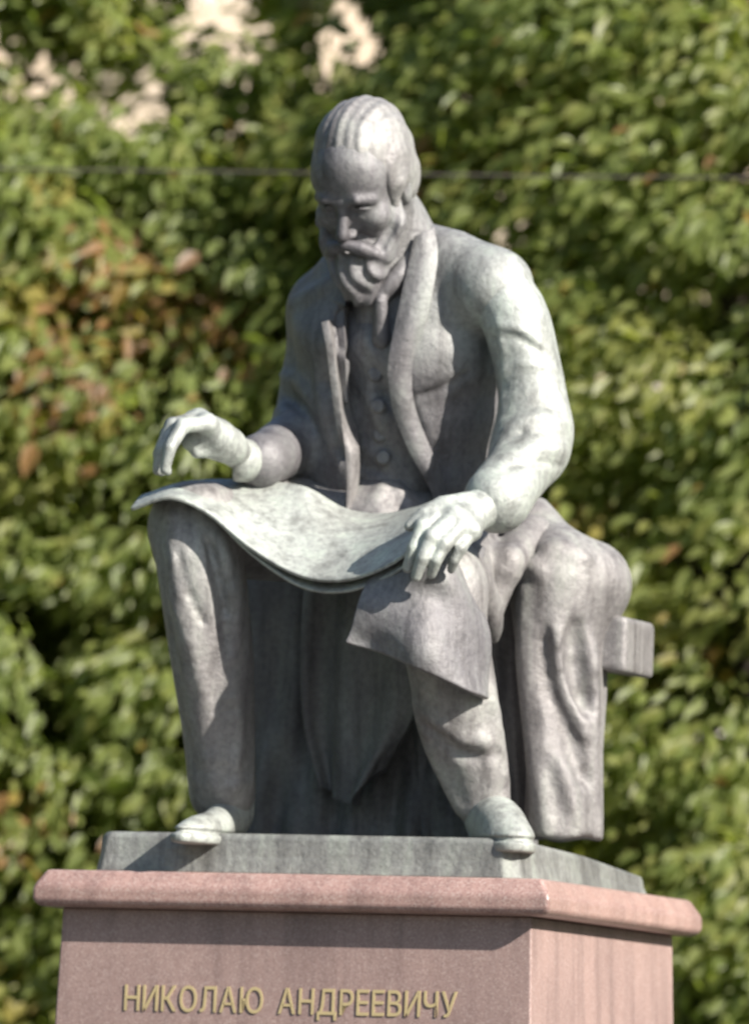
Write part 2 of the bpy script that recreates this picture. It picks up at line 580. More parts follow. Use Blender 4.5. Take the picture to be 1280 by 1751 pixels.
WAX = np.array([.82, -.57, .03])                # across the shoulders, from his right to his left
TORSO = [(P(668, 905, .08), .25, .225), (P(678, 800, .02), .235, .205), (P(680, 690, -.04), .235, .195),
         (P(682, 580, -.10), .25, .195), (P(695, 505, -.15), .20, .15)]
YOKE = PP([(560, 525, .04), (615, 480, -.06), (700, 438, -.16), (770, 452, -.24), (845, 492, -.33)])


def torso_field(f, grow):
    f.trunk(TORSO, WAX, .05, grow)
    f.limb(YOKE, np.array([.055, .055, .05, .045, .05]) + grow, 'u', .08)


LO = np.array([-.78, -1.15, ZTOP + .0]); HI = np.array([.85, .62, ZTOP + 2.0])


def make_waistcoat():
    f = Field([P(500, 900, 0)[0], -.5, P(0, 930, 0)[2]], [P(860, 900, 0)[0], .4, P(0, 420, 0)[2]], .012)
    f.trunk(TORSO, WAX, .05, 0)
    # creases of the waistcoat and the shirt front
    for pth in ([(625, 560), (640, 640), (648, 720)], [(605, 640), (640, 690), (660, 740)], [(612, 760), (645, 775), (668, 800)], [(640, 820), (665, 815), (700, 850)]):
        f.stroke(pth, .016, 'u', .03)
    for pth in ([(618, 600), (652, 660), (668, 700)], [(622, 800), (650, 805), (690, 822)]):
        f.stroke(pth, .012, 's', .02)
    o = f.mesh('waistcoat', M_BRONZE, st, 2)
    for (a, b) in ((642, 640), (646, 694), (650, 743), (655, 782)):
        y = f.front(a, b)
        if y is None: continue
        b_ = Field(P(a, b, y) - .05, P(a, b, y) + .05, .005)
        b_.ell(P(a, b, y), (.024, .016, .024)); b_.ell(P(a, b, y - .016), (.012, .006, .012), op='s', k=.008)
        b_.mesh('button', M_BRONZE, o, 1)
    # shirt front and neck cloth under the beard
    s = Field(P(540, 640, -.6), P(770, 370, .05), .008)
    s.limb(spline(PP([(600, 462, -.14), (618, 486, -.25), (650, 498, -.30), (682, 472, -.31), (702, 436, -.26), (708, 415, -.18)]), 18), .030, 'u', .02)
    s.limb(PP([(645, 490, -.22), (645, 590, -.20)]), [.075, .07], 'u', .03)
    s.limb(PP([(650, 516, -.325), (652, 580, -.30)]), [.020, .028], 'u', .012)
    s.mesh('neck_cloth', M_BRONZE, st, 1)
    return f


OPEN = [(588, 455), (700, 420), (690, 500), (674, 560), (664, 640), (672, 700), (698, 770), (742, 850), (750, 905),
        (585, 905), (606, 850), (604, 790), (592, 700), (580, 600), (574, 545), (592, 500)]


def make_coat():
    f = Field(LO, HI, .011)
    torso_field(f, .055)
    # the open front
    sl_, pr = f.prism(OPEN, -.75, .0)
    f.put(sl_, pr, 's', .012)
    f.ell(P(838, 490, -.33), (.103, .10, .099), k=.05)
    # his right sleeve (in shade)
    f.limb(spline(PP([(562, 535, .06), (540, 610, .08), (524, 690, .07), (520, 745, .02)]), 12), spline([[.1], [.088], [.084], [.088]], 12)[:, 0], 'u', .05)
    f.limb(PP([(514, 750, .02), (478, 772, -.13), (446, 788, -.29)]), [.092, .085, .07], 'u', .04)
    f.limb(PP([(462, 781, -.21), (444, 789, -.30)]), [.075, .079], 'u', .012)
    # coat body behind the arm and over the hip
    f.limb(PP([(770, 600, .05), (800, 760, .10), (800, 900, .12)]), [.12, .14, .15], 'u', .06)
    f.limb(PP([(590, 760, .18), (560, 880, .15)]), [.12, .15], 'u', .06)
    # sleeve folds
    R_ = lambda p, r, k=.025: f.stroke(p, r, 'u', k)
    G_ = lambda p, r, k=.02: f.stroke(p, r, 's', k)
    R_([(480, 640), (520, 660), (545, 710)], .016); R_([(470, 700), (510, 720), (540, 760)], .018); G_([(470, 670), (510, 690), (540, 735)], .012)
    # breast: pulls from the armpit to the button
    R_([(705, 668), (750, 652), (800, 618)], .007, .015); R_([(712, 690), (755, 676), (798, 655)], .006, .015)
    G_([(708, 680), (752, 664), (800, 636)], .006, .015)
    G_([(684, 660), (706, 715), (730, 765)], .014)
    R_([(540, 640), (560, 720), (580, 800)], .014); G_([(555, 600), (570, 700), (590, 780)], .012)
    R_([(500, 520), (540, 500), (575, 480)], .015, .04)
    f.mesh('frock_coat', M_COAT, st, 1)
    def band(name, left, right, off, mat, d_left, d_right, thick=.020):
        n = 22
        lp, rp = spline(np.array(left, float), n), spline(np.array(right, float), n)
        ys = []
        for q in (lp, rp):
            y_ = []
            for a_, b_ in q:
                y = f.front(a_ + off, b_); y_.append(y if y is not None else (y_[-1] if y_ else -.25))
            y_ = np.array(y_); ys.append(np.convolve(np.pad(y_, 3, 'edge'), np.ones(7) / 7, 'valid'))
        rows = [[(l_[0] + (r_[0] - l_[0]) * t, l_[1] + (r_[1] - l_[1]) * t,
                  (yl + d_left) * (1 - t) + (yr + d_right) * t - .012 * math.sin(math.pi * t)) for t in (0, .33, .67, 1)]
                for l_, r_, yl, yr in zip(lp, rp, ys[0], ys[1])]
        return sheet(name, rows, thick, mat, st, 12, 50)
    # his left lapel, long and broad, with its notch step, and the edge below the button
    band('lapel', [(708, 404), (693, 470), (674, 560), (663, 620), (664, 660), (674, 710), (700, 775), (731, 828), (749, 876)],
         [(742, 388), (748, 440), (735, 520), (716, 590), (704, 650), (712, 705), (736, 766), (757, 816), (766, 866)], 10, M_COAT, -.026, -.016)
    # his right side: the turned edge that catches the sun
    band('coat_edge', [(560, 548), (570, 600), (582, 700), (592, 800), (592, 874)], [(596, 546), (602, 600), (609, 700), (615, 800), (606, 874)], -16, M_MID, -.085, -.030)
    band('lapel', [(588, 452), (556, 480), (540, 530), (548, 590), (576, 680)], [(606, 470), (592, 505), (588, 545), (590, 610), (594, 690)], -14, M_BRONZE, -.020, -.028)
    a = Field([P(740, 0, 0)[0], -.85, P(0, 960, 0)[2]], [P(1010, 0, 0)[0], -.05, P(0, 390, 0)[2]], .0095)
    a.limb(spline(PP([(840, 482, -.33), (878, 540, -.36), (900, 620, -.36), (912, 700, -.38), (908, 765, -.43)]), 14),
           spline([[.092], [.097], [.094], [.099], [.101]], 14)[:, 0], 'u', .05)
    a.limb(spline(PP([(914, 742, -.40), (888, 800, -.50), (854, 850, -.61)]), 8), [.101, .103, .102, .098, .094, .090, .087, .086], 'u', .05)
    a.limb(PP([(868, 828, -.57), (850, 854, -.618)]), [.092, .096], 'u', .008)          # cuff band
    R_ = lambda p, r, k=.016: a.stroke(p, r, 'u', k)
    G_ = lambda p, r, k=.014: a.stroke(p, r, 's', k)
    R_([(835, 560), (880, 560), (925, 592)], .008); G_([(838, 580), (885, 578), (935, 610)], .008)
    R_([(850, 640), (895, 622), (945, 634)], .008); R_([(855, 690), (905, 668), (960, 680)], .010); G_([(858, 712), (905, 692), (962, 700)], .009)
    R_([(862, 735), (915, 712), (972, 728)], .011); G_([(862, 757), (905, 735), (966, 748)], .010); R_([(855, 790), (900, 766), (966, 772)], .010)
    G_([(850, 808), (905, 790), (958, 796)], .007); R_([(850, 545), (862, 620), (858, 700)], .010)
    a.mesh('sleeve', M_SUNLIT, st, 1)
    # standing collar round the neck
    c = Field(P(560, 520, -.6), P(800, 330, .2), .009)
    c.limb(spline(PP([(590, 460, -.16), (603, 438, -.06), (640, 412, .0), (690, 392, -.02), (728, 392, -.12), (730, 402, -.17), (726, 412, -.20)]), 24), np.linspace(.034, .022, 24), 'u', .03)
    c.mesh('collar', M_BRONZE, st, 1)
    return f


def make_trousers():
    f = Field([-.78, -.95, ZTOP + .1], [.6, .4, ZTOP + 1.15], .011)
    # his right leg
    f.limb(spline(PP([(610, 900, .12), (460, 905, -.12), (335, 905, -.36)]), 8), np.linspace(.17, .125, 8), 'u', .05)
    f.limb(spline(PP([(333, 900, -.38), (345, 980, -.40), (362, 1120, -.34), (374, 1250, -.29), (380, 1352, -.27)]), 16), spline([[.126], [.124], [.118], [.103], [.095]], 16)[:, 0], 'u', .04)
    # his left leg
    f.limb(spline(PP([(770, 930, .1), (758, 980, -.25), (748, 1010, -.56)]), 8), np.linspace(.17, .135, 8), 'u', .05)
    f.limb(spline(PP([(748, 1010, -.57), (762, 1100, -.58), (783, 1210, -.54), (810, 1310, -.5), (829, 1388, -.48)]), 16), spline([[.13], [.122], [.115], [.088], [.068]], 16)[:, 0], 'u', .04)
    f.limb(PP([(690, 915, .0), (640, 905, -.06)]), [.19, .17], 'u', .06)
    f.limb(PP([(735, 900, -.1), (650, 905, -.16), (560, 915, -.1)]), [.12, .12, .13], 'u', .06)
    # hems cut level with the shoes
    R_ = lambda p, r, k=.03: f.stroke(p, r, 'u', k, yr=(-1, .4))
    G_ = lambda p, r, k=.025: f.stroke(p, r, 's', k, yr=(-1, .4))
    G_([(362, 930), (384, 1020), (392, 1110)], .02, .03)
    R_([(370, 900), (395, 1000), (398, 1120)], .022); G_([(283, 960), (300, 1080), (322, 1210)], .014)
    R_([(395, 1160), (405, 1250), (400, 1340)], .02); R_([(335, 1330), (375, 1352), (425, 1335)], .014)
    R_([(712, 1200), (745, 1290), (784, 1385)], .024, .04); R_([(838, 1180), (852, 1290), (863, 1360)], .018, .04)
    R_([(725, 1215), (785, 1262), (850, 1268)], .014, .03); G_([(735, 1245), (790, 1288), (848, 1290)], .013, .025)
    R_([(820, 1260), (838, 1310), (840, 1360)], .012, .03)
    R_([(785, 1385), (825, 1392), (866, 1368)], .012)
    R_([(296, 885), (314, 1000), (338, 1140), (362, 1280), (371, 1345)], .046, .03, )
    G_([(300, 925), (318, 1000), (352, 1075)], .010, .012); G_([(345, 905), (372, 985), (388, 1050)], .010, .012); R_([(290, 1010), (330, 1120), (360, 1230)], .010, .02)
    R_([(640, 850), (670, 830), (700, 865)], .02)
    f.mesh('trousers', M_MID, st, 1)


def shoe(path, rads, sole, heel):
    pts = PP(path)
    lo = np.min(pts, 0) - .16; hi = np.max(pts, 0) + .16
    f = Field(lo, hi, .0065)
    n = 14
    f.limb(spline(np.array(pts), n), spline(np.array(rads)[:, None], n)[:, 0], 'u', .02)
    # flat sole with a welt
    sp = spline(PP(sole), 10)
    f.limb(sp, spline(np.array(heel)[:, None], 10)[:, 0], 'u', .012)
    zs = sp[:, 2].mean() - .028
    sl_ = f.ax[2] < zs
    f.d[:, :, sl_] = np.maximum(f.d[:, :, sl_], (zs - f.ax[2][sl_])[None, None, :])
    f.d[:, :, :] = np.maximum(f.d, (zs - f.ax[2])[None, None, :])
    zg = zs + .034
    gv = np.minimum(.006 - np.abs(f.ax[2] - zg)[None, None, :] + 0 * f.d, f.d + .011)
    f.d = np.maximum(f.d, gv).astype(np.float32)
    o = f.mesh('shoe', M_SUNLIT, st, 1)


def make_shoes():
    # his right shoe: toe reaching past the edge of the base
    shoe([(392, 1368, -.22), (392, 1398, -.26), (366, 1412, -.42), (340, 1419, -.52), (316, 1425, -.60)], [.074, .064, .046, .040, .026],
         [(392, 1427, -.20), (362, 1429, -.40), (338, 1430, -.52), (312, 1430, -.61)], [.046, .052, .056, .034])
    # his left shoe
    shoe([(834, 1392, -.46), (842, 1404, -.50), (852, 1413, -.58), (864, 1422, -.665), (874, 1431, -.72)], [.072, .078, .078, .066, .042],
         [(838, 1441, -.44), (850, 1442, -.55), (866, 1444, -.66), (878, 1445, -.73)], [.062, .076, .082, .056])


def make_seat():
    """block seat with cloth hanging down its front"""
    f = Field([-.6, -.3, ZTOP + .08], [.72, .62, ZTOP + 1.0], .014)
    X, Y, Z = np.meshgrid(*f.ax, indexing='ij')
    u = (X - PC) * UAX[0] + Y * UAX[1]; v = (X - PC) * VAX[0] + Y * VAX[1]
    q = np.maximum.reduce([np.abs(u + .10) - .46, np.abs(v + .30) - .15, np.abs(Z - ZTOP - .46) - .44])
    fold = .018 * np.sin(u * 38 + 3 * np.sin(Z * 5)) + .012 * np.sin(u * 71 + 1)
    f.d = (q + fold * np.clip((ZTOP + .9 - Z) * 2, 0, 1) * .8).astype(np.float32) * .7
    f.mesh('seat', M_BRONZE, st, 2)
    # big fold of the coat tail hanging between the knees, in deep shade
    sheet('coat_tail_or_blocker', [[(520, 985, 0.13), (570, 990, 0.07), (630, 985, -0.01), (705, 985, -0.09)],
                        [(515, 1100, 0.11), (565, 1100, 0.07), (635, 1100, -0.03), (715, 1090, -0.09)],
                        [(520, 1230, 0.11), (565, 1240, 0.08), (630, 1245, -0.02), (705, 1220, -0.07)],
                        [(550, 1345, 0.11), (575, 1362, 0.09), (596, 1372, 0.01), (645, 1315, -0.03)]], .03, M_BRONZE, st, 40, 30,
          lambda a, b: .014 * np.sin(a * 15 + b * 2) * (0.3 + b))


def make_side_blocker():
    """cloth sheet added between his left leg and the chair arm to block sun"""
    sheet('coat_tail_or_blocker', [[(700, 1010, .10), (770, 1005, .06), (835, 1000, .0), (900, 1000, -.02)],  # added sheet that keeps sun out of the hollow between the legs
                        [(700, 1150, .12), (780, 1150, .08), (850, 1150, .02), (912, 1150, .0)],
                        [(710, 1300, .13), (790, 1300, .09), (862, 1300, .02), (922, 1300, .0)],
                        [(720, 1434, .13), (800, 1436, .10), (872, 1438, .03), (928, 1436, .01)]], .03, M_BRONZE, st, 40, 30,
          lambda a, b: .016 * np.sin(a * 22 + b) * (.3 + b))


def make_flank_blocker():
    """panel added out of sight behind his left calf to block sun"""
    sheet('coat_tail_or_blocker', [[(790, 985, -.44), (798, 985, -.25), (802, 985, -.05), (806, 985, .14)],  # added light blocker, edge-on to the camera
                        [(792, 1130, -.46), (800, 1130, -.26), (804, 1130, -.05), (806, 1130, .14)],
                        [(806, 1280, -.40), (808, 1280, -.24), (810, 1280, -.05), (808, 1280, .14)],
                        [(826, 1434, -.36), (822, 1434, -.22), (818, 1434, -.05), (812, 1434, .14)]], .03, M_BRONZE, st, 30, 30,
          lambda a, b: .010 * np.sin(a * 16 + b * 2))


def make_drape():
    """overcoat thrown over the arm of the chair on his left"""
    f = Field([.28, -.62, ZTOP + .06], [.86, .35, ZTOP + 1.12], .0105)
    f.limb(spline(PP([(905, 905, .0), (940, 950, -.06), (975, 985, -.10), (1000, 1000, -.08)]), 8), np.linspace(.075, .115, 8), 'u', .05)
    f.limb(PP([(955, 985, -.12), (1003, 1000, -.05)]), [.125, .118], 'u', .06)
    f.limb(PP([(925, 960, -.02), (975, 975, .16)]), [.11, .11], 'u', .06)
    f.limb(spline(PP([(945, 1000, -.13), (948, 1120, -.15), (957, 1260, -.16), (956, 1480, -.17)]), 10), spline([[.125], [.112], [.102], [.106]], 10)[:, 0], 'u', .06)
    f.limb(spline(PP([(980, 1050, -.06), (985, 1200, -.06), (988, 1330, -.08), (990, 1490, -.1)]), 8), [.1, .09, .082, .075, .07, .068, .068, .068], 'u', .06)
    f.limb(PP([(905, 905, .02), (880, 870, .08)]), [.08, .09], 'u', .05)
    S = lambda p, r, op, k: f.stroke(p, r, op, k, yr=(-.7, .3))
    S([(895, 1010), (902, 1150), (920, 1300), (935, 1405)], .03, 'u', .04)
    S([(930, 1075), (946, 1180), (978, 1285), (1006, 1335)], .050, 's', .022)
    S([(950, 1080), (968, 1180), (1000, 1260)], .026, 'u', .03)
    S([(984, 1062), (992, 1140), (1016, 1222)], .046, 's', .022)
    S([(1012, 1100), (1014, 1160), (1018, 1260)], .02, 'u', .03)
    S([(930, 1200), (955, 1300), (985, 1400)], .02, 'u', .03)
    S([(905, 960), (950, 940), (1000, 955)], .02, 'u', .04)
    S([(880, 985), (905, 965), (925, 985)], .02, 'u', .03); S([(880, 960), (898, 945), (915, 940)], .016, 's', .02)
    X, Y, Z = f.ax[0][:, None, None], f.ax[1][None, :, None], f.ax[2][None, None, :]
    c_ = P(965, 1200, -.05)
    an = np.arctan2(Y - c_[1], X - c_[0]) + (Z - c_[2]) * .35
    dep = np.clip((P(0, 1010, 0)[2] - Z) / .25, 0, 1)
    f.d = (f.d + dep * (.012 * np.abs(np.sin(an * 3.5 + .4)) - .008 + .004 * np.sin(an * 11 + Z * 5))).astype(np.float32)
    hem = P(960, 1434, -.2)[2] + .006 * np.sin(f.ax[0] * 41 + 1)[:, None, None] + 0 * f.d
    f.d = smax(f.d, (hem - f.ax[2][None, None, :]).astype(np.float32), .004)
    f.mesh('draped_overcoat', M_MID, st, 1)
    # folds of coat between thigh and chair arm
    g_ = Field([.15, -.7, P(0, 1120, 0)[2]], [.55, .3, P(0, 860, 0)[2]], .009)
    g_.limb(spline(PP([(785, 965, -.5), (815, 1000, -.44), (835, 1050, -.36), (842, 1090, -.3)]), 8), [.045, .05, .05, .048, .045, .04, .032, .02], 'u', .03)
    g_.limb(spline(PP([(868, 960, -.3), (852, 1000, -.3), (842, 1045, -.3), (838, 1075, -.3)]), 8), [.045, .05, .046, .042, .036, .03, .026, .02], 'u', .03)
    g_.limb(PP([(905, 920, -.1), (866, 965, -.28)]), [.07, .045], 'u', .03)
    g_.limb(PP([(800, 930, -.2), (790, 975, -.46)]), [.08, .05], 'u', .04)
    g_.mesh('coat_fold', M_MID, st, 1)
    # end of the chair arm
    a = Field(P(990, 1190, -.25), P(1130, 1020, .35), .009)
    X, Y, Z = np.meshgrid(*a.ax, indexing='ij')
    c = P(1054, 1103, .04)
    e1 = np.array([math.cos(.28), -math.sin(.28), 0]); e2 = np.array([math.sin(.28), math.cos(.28), 0])
    p1 = (X - c[0]) * e1[0] + (Y - c[1]) * e1[1]; p2 = (X - c[0]) * e2[0] + (Y - c[1]) * e2[1]
    q = [np.abs(p1) - .058, np.abs(p2) - .15, np.abs(Z - c[2] + p1 * .12) - .068]
    a.d = (np.sqrt(sum(np.maximum(t, 0) ** 2 for t in q)) + np.minimum(np.maximum.reduce(q), 0) - .012).astype(np.float32)
    a.mesh('chair_arm', M_MID, st, 1)


def make_skirt():
    o = sheet('coat_skirt', [
        [(668, 900, -.40), (705, 890, -.46), (750, 897, -.48), (800, 915, -.46), (828, 938, -.42)],
        [(642, 962, -.66), (690, 948, -.73), (742, 953, -.75), (792, 982, -.69), (822, 1012, -.58)],
        [(622, 1020, -.72), (680, 1010, -.78), (742, 1020, -.80), (797, 1045, -.75), (826, 1065, -.62)],
        [(602, 1066, -.74), (670, 1075, -.79), (740, 1095, -.81), (800, 1116, -.77), (832, 1128, -.64)],
        [(588, 1098, -.74), (660, 1122, -.78), (735, 1153, -.81), (803, 1182, -.77), (836, 1196, -.65)]], .022, M_BRONZE, st, 56, 44,
        lambda a, b: .012 * np.sin(a * 12 + 2.2 * b + .6) * np.clip(b * 1.4, 0, 1) + .010 * np.sin(a * 7 - b * 9) - .02 * np.exp(-((a - .55) / .16) ** 2 - ((b - .5) / .12) ** 2))


def make_score():
    front = [(222, 866, -.52), (288, 846, -.57), (352, 872, -.585), (430, 938, -.61), (510, 983, -.65), (580, 990, -.70), (650, 968, -.76), (712, 928, -.80), (748, 905, -.79)]
    mid = [(240, 850, -.38), (300, 832, -.42), (365, 843, -.43), (440, 880, -.45), (515, 915, -.49), (590, 936, -.54), (655, 926, -.60), (718, 896, -.65), (752, 876, -.66)]
    back = [(262, 842, -.22), (312, 826, -.25), (382, 820, -.27), (455, 821, -.29), (525, 830, -.33), (590, 866, -.31), (650, 878, -.31), (712, 868, -.38), (748, 852, -.42)]
    wav = lambda a, b: .004 * np.sin(a * 9 + b * 4)
    sheet('music_sheet', [back, mid, front], .012, M_SUNLIT, st, 90, 26, wav)
    dn = lambda r, d, e: [(a + e, b + d * min(1, max(0, (a - 330) / 200)), y + .012) for a, b, y in r]
    sheet('under_sheet', [dn(back, 12, 0), dn(mid, 15, 0), dn(front[2:], 17, 6) and [(a + 4, b + 20 * min(1, max(0, (a - 330) / 200)), y + .02) for a, b, y in front]], .010, M_SUNLIT, st, 80, 22)


FING = dict(r=[.0235, .021, .0185, .0145])


def make_hand(palm, fingers, thumb, name='hand', extra=None):
    allp = PP([p for ch in fingers + [thumb, palm[0]] for p in ch])
    f = Field(np.min(allp, 0) - .09, np.max(allp, 0) + .09, .0052)
    ws = palm[0]; rs = palm[1]
    f.limb(PP(ws), rs, 'u', .02)
    w = P(*ws[-1])
    if extra: f.limb(PP(extra[0]), extra[1], 'u', .03)
    for ch, sc in zip(fingers, (1.0, 1.05, 1.0, .86)):
        pts = PP(ch)
        f.limb([w * .75 + pts[0] * .25, pts[0]], [.034, .027], 'u', .03)
        f.limb(pts, np.array(FING['r']) * sc, 'u', .008)
        f.ell(pts[0], (.027, .027, .027), k=.015)
        f.ell(pts[1], (.0225 * sc,) * 3, k=.008)
    f.limb([w] + PP(thumb), [.04, .034, .026, .022, .016], 'u', .015)
    return f.mesh(name, M_SUNLIT, st, 1)


def make_hands():
    # his right hand, raised over the sheet with bent fingers
    make_hand(([(440, 789, -.28), (402, 772, -.40), (378, 752, -.50)], [.05, .046, .045]),
              [[(354, 724, -.60), (312, 728, -.67), (291, 765, -.70), (282, 803, -.69)],
               [(340, 716, -.56), (296, 728, -.63), (276, 768, -.65), (270, 804, -.64)],
               [(330, 720, -.51), (288, 742, -.57), (272, 776, -.59), (276, 806, -.58)],
               [(324, 732, -.46), (290, 758, -.51), (281, 784, -.52), (287, 806, -.51)]],
              [(394, 770, -.46), (374, 772, -.50), (354, 770, -.53), (336, 774, -.55)],
              extra=([(392, 762, -.47), (362, 748, -.53), (330, 752, -.545)], [.044, .042, .034]))
    s = Field(P(395, 840, -.55), P(455, 740, -.3), .006)
    s.limb(PP([(450, 789, -.26), (411, 787, -.36)]), [.058, .062], 'u', .01)
    s.mesh('shirt_cuff', M_SUNLIT, st, 1)
    # his left hand, gripping the edge of the sheet on his knee
    make_hand(([(858, 846, -.60), (832, 864, -.65), (804, 880, -.70)], [.062, .058, .056]),
              [[(764, 872, -.76), (722, 900, -.83), (706, 938, -.845), (696, 972, -.83)],
               [(776, 884, -.79), (738, 918, -.86), (722, 954, -.87), (711, 986, -.85)],
               [(790, 898, -.80), (759, 930, -.86), (745, 958, -.865), (737, 982, -.84)],
               [(806, 908, -.79), (786, 938, -.83), (776, 958, -.83), (771, 974, -.81)]],
              [(796, 862, -.70), (755, 864, -.76), (724, 880, -.79), (700, 900, -.80)])
    s = Field(P(800, 930, -.8), P(890, 800, -.45), .006)
    s.limb(PP([(862, 842, -.59), (836, 862, -.645)]), [.066, .068], 'u', .01)
    s.mesh('shirt_cuff', M_SUNLIT, st, 1)


def make_head():
    S = 1.62
    yaw, pit, rol = math.radians(26), math.radians(35), math.radians(3)
    fw = np.array([-math.sin(yaw) * math.cos(pit), -math.cos(yaw) * math.cos(pit), -math.sin(pit)])
    lf = np.array([math.cos(yaw), -math.sin(yaw), 0.0])
    up = np.cross(lf, fw); up = up if up[2] > 0 else -up
    lf, up = lf * math.cos(rol) - up * math.sin(rol), up * math.cos(rol) + lf * math.sin(rol)
    A = np.array([lf, fw, up])
    C = P(621, 320, -.33)
    X = lambda l, f_, u: C + S * (lf * l + fw * f_ + up * u)
    e = lambda fld, c, r, op='u', k=.02: fld.ell(X(*c), np.array(r) * S, A, op, k * S)
    cap = lambda fld, pts, r, op='u', k=.01: fld.limb([X(*p) for p in pts], np.array(r) * S, op, k * S)
    f = Field(C - .42, C + .36, .0062)
    e(f, (0, -.015, .048), (.075, .097, .086))
    e(f, (0, .05, .045), (.060, .040, .058), k=.03)
    e(f, (0, .036, -.03), (.060, .056, .072), k=.03)
    e(f, (0, .055, -.085), (.040, .036, .036), k=.03)
    for s_ in (-1, 1):
        e(f, (s_ * .046, .06, -.022), (.022, .024, .02), k=.02)                     # cheekbone
        cap(f, [(s_ * .008, .088, .02), (s_ * .030, .092, .026), (s_ * .052, .072, .018)], [.008, .010, .007], 'u', .012)   # brow
        e(f, (s_ * .031, .100, .004), (.019, .02, .012), 's', .010)                  # socket
        e(f, (s_ * .031, .075, .002), (.0135, .0125, .0125), k=.002)                 # eyeball
        cap(f, [(s_ * .016, .085, .004), (s_ * .031, .091, .010), (s_ * .046, .080, .004)], [.003, .0036, .003], 'u', .003)  # upper lid
        cap(f, [(s_ * .017, .084, -.006), (s_ * .031, .087, -.011), (s_ * .045, .078, -.006)], [.003, .0032, .003], 'u', .004)
        e(f, (s_ * .012, .097, -.040), (.009, .010, .007), k=.006)                   # nostril wing
        e(f, (s_ * .076, -.010, -.004), (.009, .016, .028), k=.006)                  # ear
        e(f, (s_ * .089, -.004, .002), (.006, .010, .018), 's', .005)
        cap(f, [(s_ * .02, .090, -.044), (s_ * .042, .075, -.062)], [.004, .004], 's', .008)
    cap(f, [(0, .090, .014), (0, .101, -.012), (0, .113, -.034)], [.0085, .0095, .0125], 'u', .01)                       # nose
    cap(f, [(0, -.025, -.05), (0, -.05, -.13)], [.066, .072], 'u', .03)                                                # neck
    f.limb([X(0, -.04, -.10), P(668, 470, -.18)], [.115, .125], 'u', .05)
    f.limb([X(.03, -.03, -.07), P(700, 418, -.2)], [.062, .078], 'u', .05)
    head = f.mesh('head', M_COAT, st, 1)
    # hair: swept back from a high forehead
    def local(fl):
        q = [fl.ax[0][:, None, None] - C[0], fl.ax[1][None, :, None] - C[1], fl.ax[2][None, None, :] - C[2]]
        return [sum(q[i] * ax[i] for i in range(3)) / S for ax in (lf, fw, up)]
    h = Field(C - .34, C + .36, .0058)
    e(h, (0, -.026, .060), (.0815, .101, .0925))
    e(h, (0, -.046, .0), (.0825, .080, .080), k=.03)
    for s_ in (-1, 1):
        e(h, (s_ * .071, .0, .034), (.015, .038, .036), k=.02)          # side hair over the temple
        cap(h, [(s_ * .072, .016, .02), (s_ * .069, .022, -.018), (s_ * .066, .03, -.04)], [.009, .008, .006], 'u', .02)
    e(h, (0, .125, -.006), (.058, .080, .076), 's', .022)
    e(h, (0, .080, -.080), (.090, .095, .075), 's', .02)
    l_, f_, u_ = local(h)
    wv = 2.0 * np.sin(u_ * 42 + l_ * 22) + 1.2 * np.sin(f_ * 38 + l_ * 9)
    strands = np.sin(l_ * 300 + 20 * f_ + wv) + .7 * np.sin(l_ * 130 - u_ * 46 + wv)
    h.d = (h.d + .0019 * strands + .0018 * np.sin(f_ * 46 + 2 * np.sin(l_ * 40))).astype(np.float32)
    h.mesh('hair', M_MID, head, 1)
    # beard and moustache
    b = Field(C - [.36, .42, .52], C + [.36, .3, .12], .0062)
    for s_ in (-1, 1):
        cap(b, [(s_ * .068, .015, -.015), (s_ * .066, .035, -.05), (s_ * .048, .06, -.09), (s_ * .022, .078, -.112)], [.011, .017, .023, .028], 'u', .02)
    cap(b, [(0, .084, -.088), (0, .090, -.125), (.003, .088, -.152), (.005, .084, -.176)], [.028, .039, .034, .014], 'u', .025)
    e(b, (0, .106, -.071), (.016, .012, .006), 's', .008)
    l_, f_, u_ = local(b)
    b.d = (b.d + .0052 * (np.sin(l_ * 230 + 3 * np.sin(u_ * 52)) + .7 * np.sin(l_ * 120 + u_ * 70 + 2 * np.sin(u_ * 30)))).astype(np.float32)
    for s_ in (-1, 1):
        cap(b, [(s_ * .003, .113, -.052), (s_ * .026, .106, -.061), (s_ * .046, .088, -.084), (s_ * .054, .078, -.104)], [.010, .013, .009, .003], 'u', .006)
    b.mesh('beard', M_BRONZE, head, 1)


make_waistcoat()
make_coat()
make_trousers()
make_shoes()
make_seat()
make_side_blocker()
make_flank_blocker()
make_drape()
make_skirt()
make_score()
make_hands()
make_head()

# ------------------------------------------------------------------ trees behind the monument
def leaf_material():
    m, nt, N, L, B = new_mat('leaf')
    at = N.new('ShaderNodeAttribute'); at.attribute_name = 'tone'
    r = ramp(N, L, at.outputs['Fac'], [(.0, (.135, .172, .060)), (.3, (.190, .232, .070)), (.55, (.240, .275, .082)), (.72, (.29, .285, .085)),
                                       (.80, (.34, .25, .07)), (.88, (.34, .19, .08)), (1.0, (.24, .155, .10))])
    L.new(r.outputs[0], B.inputs['Base Color'])
    B.inputs['Roughness'].default_value = .42; B.inputs['Specular IOR Level'].default_value = .5
    tr = N.new('ShaderNodeBsdfTranslucent')
    c = mixc(N, L, 1.0, r.outputs[0], (1.15, 1.25, .6), 'MULTIPLY')
    L.new(c, tr.inputs[0])
    ms = N.new('ShaderNodeMixShader'); ms.inputs[0].default_value = .62
    L.new(B.outputs[0], ms.inputs[1]); L.new(tr.outputs[0], ms.inputs[2])
    L.new(ms.outputs[0], N['Material Output'].inputs[0])
    return m


